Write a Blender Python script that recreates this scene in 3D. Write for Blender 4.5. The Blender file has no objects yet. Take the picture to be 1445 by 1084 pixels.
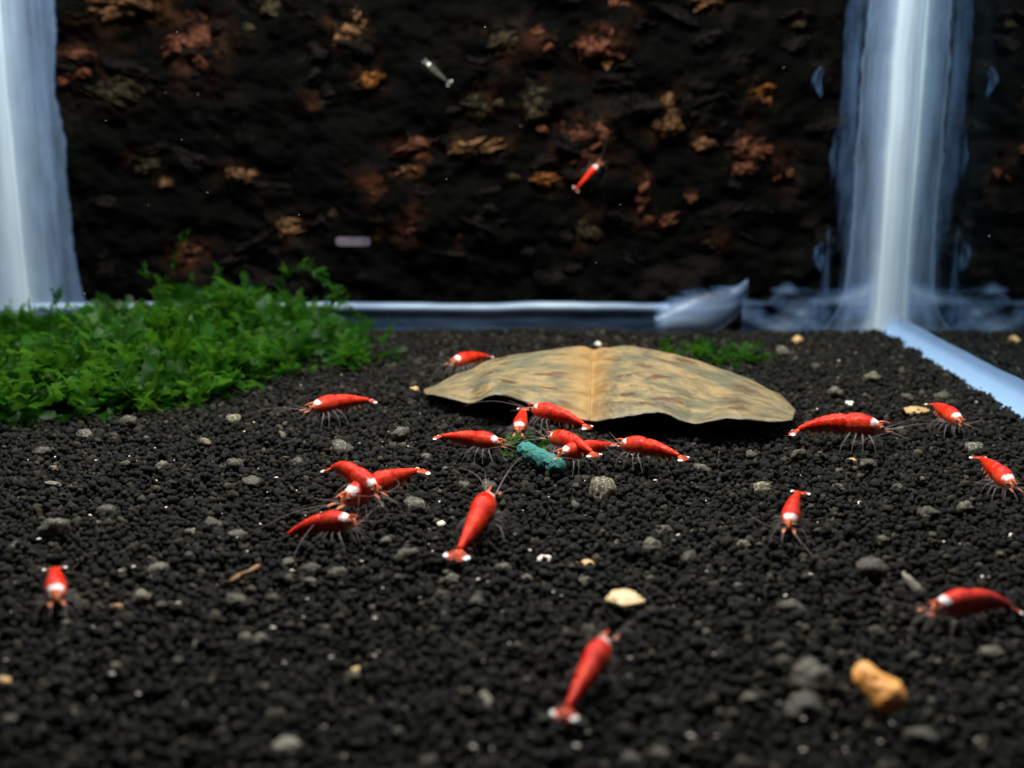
import bpy, math, random
import numpy as np
from mathutils import Vector, Matrix, noise as mnoise

random.seed(7)
rng = np.random.default_rng(7)
S = 0.01                      # all layout below is in centimetres; S brings it to metres
scene = bpy.context.scene
C = scene.collection

# ------------------------------------------------------------------ camera
CAM_H = 8.9                   # cm above the soil
PITCH = math.radians(13.1)
F_PX, W_PX, H_PX = 1635.0, 1445.0, 1084.0
cd = bpy.data.cameras.new('camera')
cam = bpy.data.objects.new('camera', cd)
C.objects.link(cam)
cam.location = (0, 0, CAM_H * S)
cam.rotation_euler = (math.pi / 2 - PITCH, 0, 0)
cd.sensor_width = 36.0
cd.lens = 36.0 * F_PX / W_PX
cd.clip_start = 0.005
cd.clip_end = 10.0
cd.dof.use_dof = True
cd.dof.focus_distance = 0.295
cd.dof.aperture_fstop = 13.0
scene.camera = cam

# ------------------------------------------------------------------ world, lamp, exposure
world = bpy.data.worlds.new('World')
scene.world = world
world.use_nodes = True
bg = world.node_tree.nodes['Background']
bg.inputs[0].default_value = (0.8, 0.88, 1.0, 1)
bg.inputs[1].default_value = 0.01

def area_lamp(name, loc, aim, sx, sy, watts, col):
    ld = bpy.data.lights.new(name, 'AREA')
    ld.shape = 'RECTANGLE'
    ld.size = sx * S
    ld.size_y = sy * S
    ld.energy = watts
    ld.color = col
    o = bpy.data.objects.new(name, ld)
    C.objects.link(o)
    o.location = Vector(loc) * S
    d = (Vector(aim) - Vector(loc)).normalized()
    o.rotation_euler = d.to_track_quat('-Z', 'Y').to_euler()
    return o
# the LED bar that hangs above the tank
area_lamp('aquarium_lamp', (-2.5, 33.5, 31), (-2.5, 33.0, 0), 34, 8, 3.0, (1.0, 0.985, 0.95))

scene.view_settings.view_transform = 'Standard'
scene.view_settings.look = 'None'
scene.view_settings.gamma = 1.0
scene.view_settings.exposure = 0.0
scene.cycles.max_bounces = 10
scene.cycles.transparent_max_bounces = 16
scene.cycles.sample_clamp_indirect = 4.0
scene.cycles.caustics_reflective = False

# ------------------------------------------------------------------ layout helpers
def ray(px, py):
    u = (px - W_PX / 2) / F_PX
    v = -(py - H_PX / 2) / F_PX
    c, s = math.cos(PITCH), math.sin(PITCH)
    return Vector((u, c + v * s, -s + v * c))
def on_floor(px, py, z=0.0):
    d = ray(px, py)
    return Vector((0, 0, CAM_H)) + d * ((z - CAM_H) / d.z)
def on_back(px, py, y):
    d = ray(px, py)
    return Vector((0, 0, CAM_H)) + d * (y / d.y)
def dist_px(p, n):            # size in cm of n photo pixels at point p
    return n * (p - Vector((0, 0, CAM_H))).length / F_PX
BACK_Y, RIGHT_X, LEFT_X, FRONT_Y = 48.5, 15.9, -20.9, 11.0

def fbm(v, o=4):
    return mnoise.fractal(v, 1.0, 2.0, o)

# ------------------------------------------------------------------ object helpers
def mesh(name, verts, faces, smooth=True, mat=None, scale=S):
    me = bpy.data.meshes.new(name)
    me.from_pydata([tuple(Vector(v) * scale) for v in verts], [], faces)
    if smooth:
        me.polygons.foreach_set('use_smooth', [True] * len(me.polygons))
    if mat:
        me.materials.append(mat)
    me.update()
    return me
def link(name, me, parent=None):
    o = bpy.data.objects.new(name, me)
    C.objects.link(o)
    o.parent = parent
    return o
def empty(name, loc=(0, 0, 0)):
    o = bpy.data.objects.new(name, None)
    o.empty_display_size = 0.005
    o.location = Vector(loc) * S
    C.objects.link(o)
    return o
def tag(o, label, cat, group=None):
    o['label'] = label
    o['category'] = cat
    if group:
        o['group'] = group
    return o
def point_attr(me, name, vals):
    a = me.attributes.new(name, 'FLOAT', 'POINT')
    a.data.foreach_set('value', np.asarray(vals, dtype=np.float32))
def grid_faces(nu, nv, wrap_v=False):
    f = []
    for i in range(nu - 1):
        for j in range(nv if wrap_v else nv - 1):
            a, b = i * nv + j, i * nv + (j + 1) % nv
            f.append((a, b, b + nv, a + nv))
    return f
def tube(path, rad, n=6):
    """tapered tube along a list of Vectors; rad is a list"""
    v, f = [], []
    for i, p in enumerate(path):
        t = (path[min(i + 1, len(path) - 1)] - path[max(i - 1, 0)]).normalized()
        a = t.cross(Vector((0.13, 0.27, 1))).normalized()
        b = t.cross(a)
        for k in range(n):
            th = 2 * math.pi * k / n
            v.append(p + (a * math.cos(th) + b * math.sin(th)) * rad[i])
    f = grid_faces(len(path), n, True)
    f.append(tuple(range(n))[::-1])
    f.append(tuple(range(len(v) - n, len(v))))
    return v, f
def ico(sub):
    import bmesh
    bm = bmesh.new()
    bmesh.ops.create_icosphere(bm, subdivisions=sub, radius=1.0)
    bm.verts.ensure_lookup_table()
    v = [x.co.copy() for x in bm.verts]
    f = [tuple(q.index for q in p.verts) for p in bm.faces]
    bm.free()
    return v, f

# ------------------------------------------------------------------ materials
class NT:
    def __init__(s, name):
        s.m = bpy.data.materials.new(name)
        s.m.use_nodes = True
        s.t = s.m.node_tree
        s.t.nodes.clear()
        s.out = s.t.nodes.new('ShaderNodeOutputMaterial')
    def n(s, typ, ins=None, **kw):
        x = s.t.nodes.new(typ)
        for k, v in kw.items():
            setattr(x, k, v)
        for k, v in (ins or {}).items():
            if isinstance(v, bpy.types.NodeSocket):
                s.t.links.new(v, x.inputs[k])
            else:
                x.inputs[k].default_value = v
        return x
    def noise(s, vec, scale, detail=4, rough=0.6, out=0):
        i = {'Scale': scale, 'Detail': detail, 'Roughness': rough}
        if vec is not None:
            i['Vector'] = vec
        return s.n('ShaderNodeTexNoise', i).outputs[out]
    def ramp(s, fac, stops):
        r = s.n('ShaderNodeValToRGB', {'Fac': fac})
        e = r.color_ramp.elements
        while len(e) < len(stops):
            e.new(0.5)
        for el, (p, c) in zip(e, stops):
            el.position = p
            el.color = (*c, 1) if len(c) == 3 else c
        return r.outputs[0]
    def mix(s, fac, a, b, blend='MIX'):
        x = s.n('ShaderNodeMix', data_type='RGBA', blend_type=blend)
        for i, v in ((0, fac), (6, a), (7, b)):
            if isinstance(v, bpy.types.NodeSocket):
                s.t.links.new(v, x.inputs[i])
            else:
                x.inputs[i].default_value = v if i == 0 else ((*v, 1) if len(v) == 3 else v)
        return x.outputs[2]
    def math(s, op, a, b=0.0, clamp=False):
        x = s.n('ShaderNodeMath', {0: a, 1: b}, operation=op)
        x.use_clamp = clamp
        return x.outputs[0]
    def attr(s, name):
        return s.n('ShaderNodeAttribute', attribute_name=name).outputs['Fac']
    def bump(s, h, dist, strength=1.0):
        return s.n('ShaderNodeBump', {'Height': h, 'Distance': dist, 'Strength': strength}).outputs[0]
    def done(s, shader):
        s.t.links.new(shader, s.out.inputs[0])
        return s.m
def obj_co(t):
    return t.n('ShaderNodeTexCoord').outputs['Object']

def mat_soil():
    t = NT('aquasoil')
    co = obj_co(t)
    rnd = t.n('ShaderNodeObjectInfo').outputs['Random']
    base = t.ramp(rnd, [(0.0, (0.0036, 0.0033, 0.0022)), (0.55, (0.0062, 0.0057, 0.0039)),
                        (0.86, (0.014, 0.0128, 0.0088)), (0.95, (0.036, 0.033, 0.023)), (1.0, (0.075, 0.069, 0.050))])
    n1 = t.noise(co, 3.0, 4, 0.75)
    col = t.mix(1.0, base, t.ramp(n1, [(0.3, (0.5, 0.5, 0.5)), (0.55, (1.0, 1.0, 0.97)), (0.68, (1.7, 1.7, 1.6)), (0.76, (3.5, 3.4, 3.0))]), 'MULTIPLY')
    b = t.bump(t.noise(co, 4.5, 4, 0.7), 0.00025, 0.9)
    p = t.n('ShaderNodeBsdfPrincipled', {'Base Color': col, 'Roughness': 0.82,
            'Specular IOR Level': 0.22, 'Normal': b})
    return t.done(p.outputs[0])
def mat_pale():
    t = NT('pale_granule')
    co = obj_co(t)
    rnd = t.n('ShaderNodeObjectInfo').outputs['Random']
    base = t.ramp(rnd, [(0.0, (0.055, 0.051, 0.036)), (0.5, (0.085, 0.079, 0.056)),
                        (0.9, (0.13, 0.125, 0.10)), (1.0, (0.2, 0.17, 0.10))])
    n1 = t.noise(co, 4.0, 5, 0.85)
    col = t.mix(1.0, base, t.ramp(n1, [(0.40, (0.15, 0.15, 0.15)), (0.52, (0.5, 0.5, 0.5)), (0.58, (1.7, 1.7, 1.5)),
                                      (0.64, (4.5, 4.4, 3.8))]), 'MULTIPLY')
    b = t.bump(n1, 0.0002, 0.9)
    p = t.n('ShaderNodeBsdfPrincipled', {'Base Color': col, 'Roughness': 0.6,
            'Specular IOR Level': 0.4, 'Normal': b})
    return t.done(p.outputs[0])
def mat_plain(name, col, col2, scale, rough=0.6, bump=0.0002, trans=0.0):
    t = NT(name)
    co = obj_co(t)
    n1 = t.noise(co, scale, 4, 0.65)
    c = t.mix(t.ramp(n1, [(0.35, (0, 0, 0)), (0.65, (1, 1, 1))]), col, col2)
    b = t.bump(t.noise(co, scale * 1.7, 3), bump, 0.8)
    p = t.n('ShaderNodeBsdfPrincipled', {'Base Color': c, 'Roughness': rough, 'Normal': b,
                                         'Subsurface Weight': 0.15 if trans else 0.0,
                                         'Subsurface Scale': 0.001})
    return t.done(p.outputs[0])
def mat_silicone(name='silicone', low=(0.15, 0.36, 0.80), high=(0.76, 0.93, 1.0)):
    """milky silicone; attribute dens = how thick and pale it is, so thin smears let the backdrop through"""
    t = NT(name)
    co = obj_co(t)
    at = t.attr('dens')
    st = t.n('ShaderNodeVectorMath', {0: co, 1: t.n('ShaderNodeCombineXYZ', {0: t.attr('su'), 1: t.attr('sv'), 2: 0.0}).outputs[0]}, operation='MULTIPLY_ADD')
    uv = t.n('ShaderNodeCombineXYZ', {0: t.attr('su'), 1: t.attr('sv'), 2: 0.0}).outputs[0]
    t.t.nodes.remove(st)
    mp = t.n('ShaderNodeMapping', {'Vector': uv, 'Scale': (1.0, 0.045, 1.0)}).outputs[0]
    s1 = t.noise(mp, 1.7, 4, 0.5)
    mp2 = t.n('ShaderNodeMapping', {'Vector': uv, 'Scale': (1.0, 0.25, 1.0), 'Location': (3.1, 1.7, 0)}).outputs[0]
    s2 = t.noise(mp2, 1.6, 4, 0.6)
    streak = t.math('ADD', t.math('MULTIPLY', t.math('SUBTRACT', s1, 0.5), 1.5), t.math('MULTIPLY', t.math('SUBTRACT', s2, 0.5), 0.9))
    fac = t.math('ADD', at, t.math('MULTIPLY', streak, t.math('MULTIPLY', t.math('SUBTRACT', 1.25, at), 0.55)), True)
    col = t.mix(at, low, high)
    dif = t.n('ShaderNodeBsdfDiffuse', {'Color': col})
    trl = t.n('ShaderNodeBsdfTranslucent', {'Color': col})
    m1 = t.n('ShaderNodeMixShader', {0: 0.3, 1: dif.outputs[0], 2: trl.outputs[0]})
    gl = t.n('ShaderNodeBsdfGlossy', {'Roughness': 0.28, 'Color': (0.9, 0.95, 1, 1)})
    m2 = t.n('ShaderNodeMixShader', {0: 0.06, 1: m1.outputs[0], 2: gl.outputs[0]})
    tr = t.n('ShaderNodeBsdfTransparent')
    m3 = t.n('ShaderNodeMixShader', {0: fac, 1: tr.outputs[0], 2: m2.outputs[0]})
    return t.done(m3.outputs[0])
def mat_glass():
    """side glass: under water it mirrors the inside of the tank"""
    t = NT('side_glass')
    gl = t.n('ShaderNodeBsdfGlossy', {'Roughness': 0.008, 'Color': (0.72, 0.80, 0.82, 1)})
    tr = t.n('ShaderNodeBsdfTransparent', {'Color': (0.85, 0.95, 0.92, 1)})
    return t.done(t.n('ShaderNodeMixShader', {0: 0.86, 1: tr.outputs[0], 2: gl.outputs[0]}).outputs[0])
def mat_rock_dark():
    t = NT('dark_rock')
    co = obj_co(t)
    n1 = t.noise(co, 28, 7, 0.65)
    n2 = t.noise(co, 120, 5, 0.7)
    c = t.ramp(n1, [(0.35, (0.0008, 0.0009, 0.0008)), (0.56, (0.0016, 0.0017, 0.0014)), (0.68, (0.0075, 0.0068, 0.0056))])
    n3 = t.noise(co, 75, 6, 0.7)
    rm = t.math('MULTIPLY', t.ramp(n3, [(0.46, (0, 0, 0)), (0.62, (1, 1, 1))]), t.math('MULTIPLY', t.attr('rust'), 1.15, True))
    c = t.mix(rm, c, t.mix(t.attr('hue'), (0.040, 0.014, 0.008), (0.050, 0.023, 0.008)))
    b = t.bump(t.math('ADD', n2, t.math('MULTIPLY', n1, 2.0)), 0.003, 0.8)
    p = t.n('ShaderNodeBsdfPrincipled', {'Base Color': c, 'Roughness': 0.9, 'Specular IOR Level': 0.03, 'Normal': b})
    return t.done(p.outputs[0])
def mat_rock_rust(name, c1, c2):
    t = NT(name)
    co = obj_co(t)
    n1 = t.noise(co, 70, 6, 0.68)
    n2 = t.noise(co, 420, 4, 0.7)
    c = t.ramp(t.math('ADD', t.math('MULTIPLY', n1, 0.8), t.math('MULTIPLY', n2, 0.2)),
               [(0.46, (0.0015, 0.0014, 0.0012)), (0.52, tuple(0.4 * a for a in c1)), (0.60, tuple(0.6 * a for a in c2)), (0.66, tuple(0.15 * a for a in c1))])
    b = t.bump(t.math('ADD', n1, t.math('MULTIPLY', n2, 0.4)), 0.004, 1.0)
    p = t.n('ShaderNodeBsdfPrincipled', {'Base Color': c, 'Roughness': 0.85, 'Specular IOR Level': 0.05, 'Normal': b})
    return t.done(p.outputs[0])
def mat_leaf():
    t = NT('dead_leaf')
    uv = t.n('ShaderNodeCombineXYZ', {0: t.attr('lu'), 1: t.attr('lv'), 2: 0.0}).outputs[0]
    # streaks run out from the midrib: lv drops with distance from the rib
    slant = t.n('ShaderNodeCombineXYZ', {0: t.math('MULTIPLY', t.attr('la'), 2.4),
                                         1: t.math('ADD', t.math('MULTIPLY', t.attr('lv'), 2.6), t.math('MULTIPLY', t.attr('la'), 2.6)), 2: 0.0}).outputs[0]
    n1 = t.noise(slant, 2.4, 6, 0.66)
    n2 = t.noise(uv, 7.0, 5, 0.65)
    n3 = t.noise(uv, 26.0, 4, 0.7)
    c = t.ramp(n1, [(0.32, (0.14, 0.13, 0.085)), (0.44, (0.26, 0.205, 0.115)), (0.56, (0.38, 0.285, 0.14)), (0.68, (0.27, 0.175, 0.08))])
    c = t.mix(t.ramp(n2, [(0.47, (0, 0, 0)), (0.58, (0.85, 0.85, 0.85))]), c, (0.135, 0.145, 0.10))
    c = t.mix(t.ramp(t.noise(t.n('ShaderNodeMapping', {'Vector': uv, 'Location': (4.2, 1.1, 0)}).outputs[0], 11.0, 3, 0.55), [(0.56, (0, 0, 0)), (0.64, (0.9, 0.9, 0.9))]), c, (0.12, 0.06, 0.028))
    c = t.mix(t.ramp(t.attr('lv'), [(0.0, (0.7, 0.7, 0.7)), (0.07, (0, 0, 0))]), c, (0.36, 0.34, 0.26))
    c = t.mix(1.0, c, t.ramp(n3, [(0.3, (0.46, 0.46, 0.44)), (0.7, (0.88, 0.86, 0.80))]), 'MULTIPLY')
    rib = t.math('LESS_THAN', t.attr('la'), 0.0)
    c = t.mix(t.ramp(t.attr('la'), [(0.0, (0.55, 0.55, 0.55)), (0.14, (0, 0, 0))]), c, (0.42, 0.23, 0.06))
    t.t.nodes.remove(rib.node)
    b = t.bump(t.math('ADD', n1, t.math('MULTIPLY', n3, 0.4)), 0.0012, 0.7)
    p = t.n('ShaderNodeBsdfPrincipled', {'Base Color': c, 'Roughness': 0.6, 'Specular IOR Level': 0.3, 'Normal': b})
    return t.done(p.outputs[0])
def mat_moss():
    t = NT('moss_green')
    co = obj_co(t)
    r = t.n('ShaderNodeObjectInfo').outputs['Random']
    rv = t.math('FRACT', t.math('ADD', t.attr('fr'), r))
    c = t.ramp(rv, [(0.0, (0.008, 0.045, 0.003)), (0.5, (0.016, 0.080, 0.005)), (0.85, (0.036, 0.135, 0.015)), (1.0, (0.085, 0.18, 0.018))])
    c = t.mix(1.0, c, t.ramp(t.noise(co, 350, 3), [(0.3, (0.7, 0.7, 0.7)), (0.7, (1.2, 1.2, 1.2))]), 'MULTIPLY')
    d = t.n('ShaderNodeBsdfDiffuse', {'Color': c})
    x = t.n('ShaderNodeBsdfTranslucent', {'Color': t.mix(0.5, c, (0.10, 0.26, 0.02))})
    m = t.n('ShaderNodeMixShader', {0: 0.55, 1: d.outputs[0], 2: x.outputs[0]})
    g = t.n('ShaderNodeBsdfGlossy', {'Roughness': 0.35})
    m = t.n('ShaderNodeMixShader', {0: 0.008, 1: m.outputs[0], 2: g.outputs[0]})
    m = t.n('ShaderNodeMixShader', {0: 0.68, 1: t.n('ShaderNodeBsdfTransparent', {'Color': (0.75, 1.0, 0.6, 1)}).outputs[0], 2: m.outputs[0]})
    return t.done(m.outputs[0])
def mat_shrimp(name, red, red2, face):
    t = NT(name)
    co = obj_co(t)
    r = t.n('ShaderNodeObjectInfo').outputs['Random']
    n = t.noise(co, 14, 4, 0.6)
    c = t.mix(t.ramp(n, [(0.4, (0, 0, 0)), (0.62, (1, 1, 1))]), red, red2)
    c = t.mix(t.ramp(t.noise(co, 38, 2, 0.5), [(0.63, (0, 0, 0)), (0.72, (0.55, 0.55, 0.55))]), c, tuple(0.3 * a for a in red))
    c = t.mix(t.attr('face'), c, face)
    w = t.math('MULTIPLY', t.attr('white'), 1.0, True)
    c = t.mix(w, c, (0.92, 0.92, 0.90))
    p = t.n('ShaderNodeBsdfPrincipled', {'Base Color': c, 'Roughness': 0.18, 'Specular IOR Level': 0.22,
            'Subsurface Weight': 0.10, 'Subsurface Scale': 0.0008, 'Subsurface Radius': (1.0, 0.35, 0.2),
            'Normal': t.bump(t.noise(co, 60, 3), 0.01, 0.25)})
    tr = t.n('ShaderNodeBsdfTransparent')
    m = t.n('ShaderNodeMixShader', {0: t.attr('alpha'), 1: tr.outputs[0], 2: p.outputs[0]})
    return t.done(m.outputs[0])
def mat_limb(name, col, alpha):
    t = NT(name)
    p = t.n('ShaderNodeBsdfPrincipled', {'Base Color': (*col, 1), 'Roughness': 0.35, 'Alpha': alpha})
    return t.done(p.outputs[0])
M = dict(
    soil=mat_soil(), pale=mat_pale(), silicone=mat_silicone(), silicone_daylit=mat_silicone('silicone_daylit', (0.22, 0.42, 0.85), (0.40, 0.65, 1.0)), glass=mat_glass(), rock=mat_rock_dark(),  # side bead silicone: outside daylight put into a bluer base colour
    leaf=mat_leaf(), moss=mat_moss(),
    shrimp=mat_shrimp('shrimp_red', (0.66, 0.008, 0.004), (0.90, 0.050, 0.008), (0.80, 0.24, 0.10)),
    shrimp_grey=mat_shrimp('shrimp_grey', (0.10, 0.11, 0.08), (0.16, 0.16, 0.12), (0.5, 0.5, 0.45)),
    limb=mat_limb('shrimp_limb', (0.50, 0.46, 0.45), 0.13),
    feeler=mat_limb('shrimp_feeler', (0.46, 0.40, 0.38), 0.15),
    limb_faint=mat_limb('grey_limb', (0.2, 0.2, 0.18), 0.03),
    eye=mat_limb('shrimp_eye', (0.012, 0.01, 0.015), 1.0),
    pellet=mat_plain('food_pellet', (0.015, 0.13, 0.115), (0.045, 0.27, 0.235), 1400, 0.8, 0.0006),
    orange=mat_plain('orange_crumb', (0.92, 0.36, 0.05), (0.92, 0.48, 0.14), 450, 0.5, 0.0005, 1),
    tan=mat_plain('tan_flake', (0.62, 0.42, 0.17), (0.42, 0.22, 0.08), 700, 0.55),
    cream=mat_plain('cream_flake', (0.80, 0.62, 0.34), (0.60, 0.40, 0.17), 600, 0.5),
    white=mat_plain('white_flake', (0.86, 0.83, 0.76), (0.70, 0.64, 0.50), 900, 0.4),
    stone_grey=mat_plain('grey_chip', (0.23, 0.22, 0.17), (0.14, 0.13, 0.10), 800, 0.7),
    twig=mat_plain('twig', (0.36, 0.19, 0.075), (0.12, 0.06, 0.025), 900, 0.7),
    lilac=mat_plain('lilac_reflection', (0.15, 0.13, 0.18), (0.05, 0.045, 0.06), 120, 0.5, 0.0),  # colour of a light reflection, given to a solid piece
    speck=mat_plain('speck', (0.55, 0.55, 0.5), (0.35, 0.35, 0.3), 900, 0.5, 0.0),
)

# ------------------------------------------------------------------ soil: ground sheet
def relief(x, y):
    return (0.16 * mnoise.noise(Vector((x * 0.11, y * 0.11, 3.3)))
            + 0.07 * mnoise.noise(Vector((x * 0.35, y * 0.35, 9.1))))
nx, ny = 75, 77
gx = np.linspace(LEFT_X, RIGHT_X, nx)
gy = np.linspace(FRONT_Y, BACK_Y, ny)
gv = [Vector((x, y, relief(x, y) - 0.42)) for x in gx for y in gy]
soil = link('aquarium_soil', mesh('aquarium_soil', gv, grid_faces(nx, ny), True, M['soil']))
soil['kind'] = 'structure'

# granules dropped one by one onto a height map so that they lie packed on each other
CELL = 0.035
GX0, GY0 = LEFT_X - 0.4, FRONT_Y - 0.4
GNX, GNY = int((RIGHT_X - LEFT_X + 0.8) / CELL), int((BACK_Y - FRONT_Y + 0.8) / CELL)
xs = GX0 + np.arange(GNX) * CELL
ys = GY0 + np.arange(GNY) * CELL
cxs = np.arange(GX0, GX0 + GNX * CELL + 1, 1.0)
cys = np.arange(GY0, GY0 + GNY * CELL + 1, 1.0)
coarse = np.array([[relief(x, y) for y in cys] for x in cxs])
fx = (xs - GX0); fy = (ys - GY0)
ix, iy = np.minimum(fx.astype(int), len(cxs) - 2), np.minimum(fy.astype(int), len(cys) - 2)
tx, ty = (fx - ix)[:, None], (fy - iy)[None, :]
Hm = (coarse[np.ix_(ix, iy)] * (1 - tx) * (1 - ty) + coarse[np.ix_(ix + 1, iy)] * tx * (1 - ty)
      + coarse[np.ix_(ix, iy + 1)] * (1 - tx) * ty + coarse[np.ix_(ix + 1, iy + 1)] * tx * ty) - 0.40
RADII = np.array([0.038, 0.047, 0.057, 0.067, 0.078, 0.094, 0.120])
stamps = []
for r in RADII:
    k = int(r / CELL) + 1
    a = np.arange(-k, k + 1) * CELL
    d2 = a[:, None] ** 2 + a[None, :] ** 2
    cap = np.where(d2 < r * r, np.sqrt(np.maximum(r * r - d2, 0)), -9.0)
    stamps.append((k, cap))
def drop(x, y, k, cap):
    i, j = int((x - GX0) / CELL), int((y - GY0) / CELL)
    if i < k or j < k or i >= GNX - k - 1 or j >= GNY - k - 1:
        return None
    return i, j, float((Hm[i - k:i + k + 1, j - k:j + k + 1] + cap).max())
N_GR = 118000
gran = []
rx = rng.uniform(LEFT_X + 0.1, RIGHT_X - 0.1, N_GR)
ry = rng.uniform(FRONT_Y, BACK_Y - 0.1, N_GR)
rk = rng.choice(len(RADII), N_GR, p=[0.14, 0.19, 0.22, 0.20, 0.13, 0.08, 0.04])
jit = rng.uniform(-1, 1, (N_GR, 3, 2)) * 0.13
for n in range(N_GR):
    k, cap = stamps[rk[n]]
    best = None
    for q in range(4):
        x = rx[n] + (jit[n, q - 1, 0] if q else 0)
        y = ry[n] + (jit[n, q - 1, 1] if q else 0)
        if not (LEFT_X + 0.08 < x < RIGHT_X - 0.08 and y < BACK_Y - 0.08):
            continue
        g = drop(x, y, k, cap)
        if g and (best is None or g[2] < best[0]):
            best = (g[2], g[0], g[1], x, y)
    if best is None:
        continue
    z, i, j, x, y = best
    sl = Hm[i - k:i + k + 1, j - k:j + k + 1]
    np.maximum(sl, z + cap, out=sl)
    gran.append((x, y, z - 0.01, RADII[rk[n]]))
gran = np.array(gran)
# no towers: a granule that stands clear of its neighbourhood has rolled away
def box_mean(A, k):
    P = np.pad(A, k, mode='edge').cumsum(0).cumsum(1)
    P = np.pad(P, ((1, 0), (1, 0)))
    n = 2 * k + 1
    return (P[n:, n:] - P[:-n, n:] - P[n:, :-n] + P[:-n, :-n]) / (n * n)
Bm = box_mean(Hm, 14)
_i = np.clip(((gran[:, 0] - GX0) / CELL).astype(int), 0, GNX - 1)
_j = np.clip(((gran[:, 1] - GY0) / CELL).astype(int), 0, GNY - 1)
gran = gran[gran[:, 2] + gran[:, 3] < Bm[_i, _j] + 0.17]
def top_z(x, y):
    i = min(max(int((x - GX0) / CELL), 2), GNX - 3)
    j = min(max(int((y - GY0) / CELL), 2), GNY - 3)
    return float(min(Hm[i - 2:i + 3, j - 2:j + 3].mean(), Bm[i, j] + SHIFT + 0.12))
SHIFT = -float(np.median(Hm[60:-60, 60:-60]))      # the finished surface lies around z = 0
Hm += SHIFT
gran[:, 2] += SHIFT
soil.location.z = SHIFT * S

def lump_mesh(name, seed, sub, rough, mat, sq=(1, 1, 1)):
    v, f = ico(sub)
    o = Vector((seed * 7.1, seed * 3.7, seed * 1.3))
    out = []
    for p in v:
        d = 1 + rough * fbm(p * 1.3 + o, 3) + rough * 0.45 * fbm(p * 3.6 + o, 2)
        out.append(Vector((p.x * sq[0], p.y * sq[1], p.z * sq[2])) * d)
    return mesh(name, out, f, True, mat, 1.0)
protos = [lump_mesh('granule', k + 1, 2, 0.55, M['soil'],
                    (random.uniform(0.9, 1.3), random.uniform(0.85, 1.1), random.uniform(0.8, 1.05))) for k in range(10)]
# the 300 that show largest: single pieces of the soil; the rest: one bed
camv = np.array([0, 0, CAM_H])
dv = gran[:, :3] - camv
cp, sp = math.cos(PITCH), math.sin(PITCH)
depth = dv[:, 1] * cp - dv[:, 2] * sp
uu = dv[:, 0] / depth * F_PX
vv = (dv[:, 1] * sp + dv[:, 2] * cp) / depth * F_PX
inview = (np.abs(uu) < W_PX / 2) & (np.abs(vv) < H_PX / 2)
ii = np.clip(((gran[:, 0] - GX0) / CELL).astype(int), 0, GNX - 1)
jj = np.clip(((gran[:, 1] - GY0) / CELL).astype(int), 0, GNY - 1)
exposed = Hm[ii, jj] < gran[:, 2] + gran[:, 3] + 0.05
score = np.where(inview & exposed, gran[:, 3] / depth, 0)
order = np.argsort(-score)
near = set(order[:300].tolist())
for q in order[:300]:
    x, y, z, r = gran[q]
    o = link('granule', protos[q % 10], soil)
    o.matrix_parent_inverse = Matrix.Identity(4)
    o.location = (x * S, y * S, (z - SHIFT) * S)
    o.scale = [r * S * 1.1] * 3
    o.rotation_euler = (random.uniform(0, 6.28), random.uniform(0, 6.28), random.uniform(0, 6.28))
rest = gran[[q for q in range(len(gran)) if q not in near]]
pm = bpy.data.meshes.new('granule_bed')
rp = rest[:, :3].copy(); rp[:, 2] -= SHIFT
pm.from_pydata((rp * S).tolist(), [], [])
a = pm.attributes.new('scl', 'FLOAT', 'POINT'); a.data.foreach_set('value', (rest[:, 3] * S * 1.1).astype(np.float32))
a = pm.attributes.new('rot', 'FLOAT_VECTOR', 'POINT'); a.data.foreach_set('vector', rng.uniform(0, 6.28, (len(rest), 3)).astype(np.float32).ravel())
a = pm.attributes.new('idx', 'INT', 'POINT'); a.data.foreach_set('value', rng.integers(0, 10, len(rest)).astype(np.int32))
bed = link('granule_bed', pm, soil)
bed['kind'] = 'stuff'
pcol = bpy.data.collections.new('granule_shapes')
for k, me in enumerate(protos):
    po = bpy.data.objects.new('granule_shape_%02d' % k, me)
    pcol.objects.link(po)
gt = bpy.data.node_groups.new('granule_bed', 'GeometryNodeTree')
gt.interface.new_socket('Geometry', in_out='INPUT', socket_type='NodeSocketGeometry')
gt.interface.new_socket('Geometry', in_out='OUTPUT', socket_type='NodeSocketGeometry')
gi, go = gt.nodes.new('NodeGroupInput'), gt.nodes.new('NodeGroupOutput')
iop = gt.nodes.new('GeometryNodeInstanceOnPoints')
ci = gt.nodes.new('GeometryNodeCollectionInfo')
ci.inputs['Collection'].default_value = pcol
ci.inputs['Separate Children'].default_value = True
ci.inputs['Reset Children'].default_value = True
def na(nm, typ):
    x = gt.nodes.new('GeometryNodeInputNamedAttribute')
    x.data_type = typ
    x.inputs[0].default_value = nm
    return x.outputs[0]
iop.inputs['Pick Instance'].default_value = True
gt.links.new(gi.outputs[0], iop.inputs['Points'])
gt.links.new(ci.outputs[0], iop.inputs['Instance'])
gt.links.new(na('idx', 'INT'), iop.inputs['Instance Index'])
e2r = gt.nodes.new('FunctionNodeEulerToRotation')
gt.links.new(na('rot', 'FLOAT_VECTOR'), e2r.inputs[0])
gt.links.new(e2r.outputs[0], iop.inputs['Rotation'])
gt.links.new(na('scl', 'FLOAT'), iop.inputs['Scale'])
gt.links.new(iop.outputs[0], go.inputs[0])
bed.modifiers.new('granules', 'NODES').node_group = gt

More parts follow.
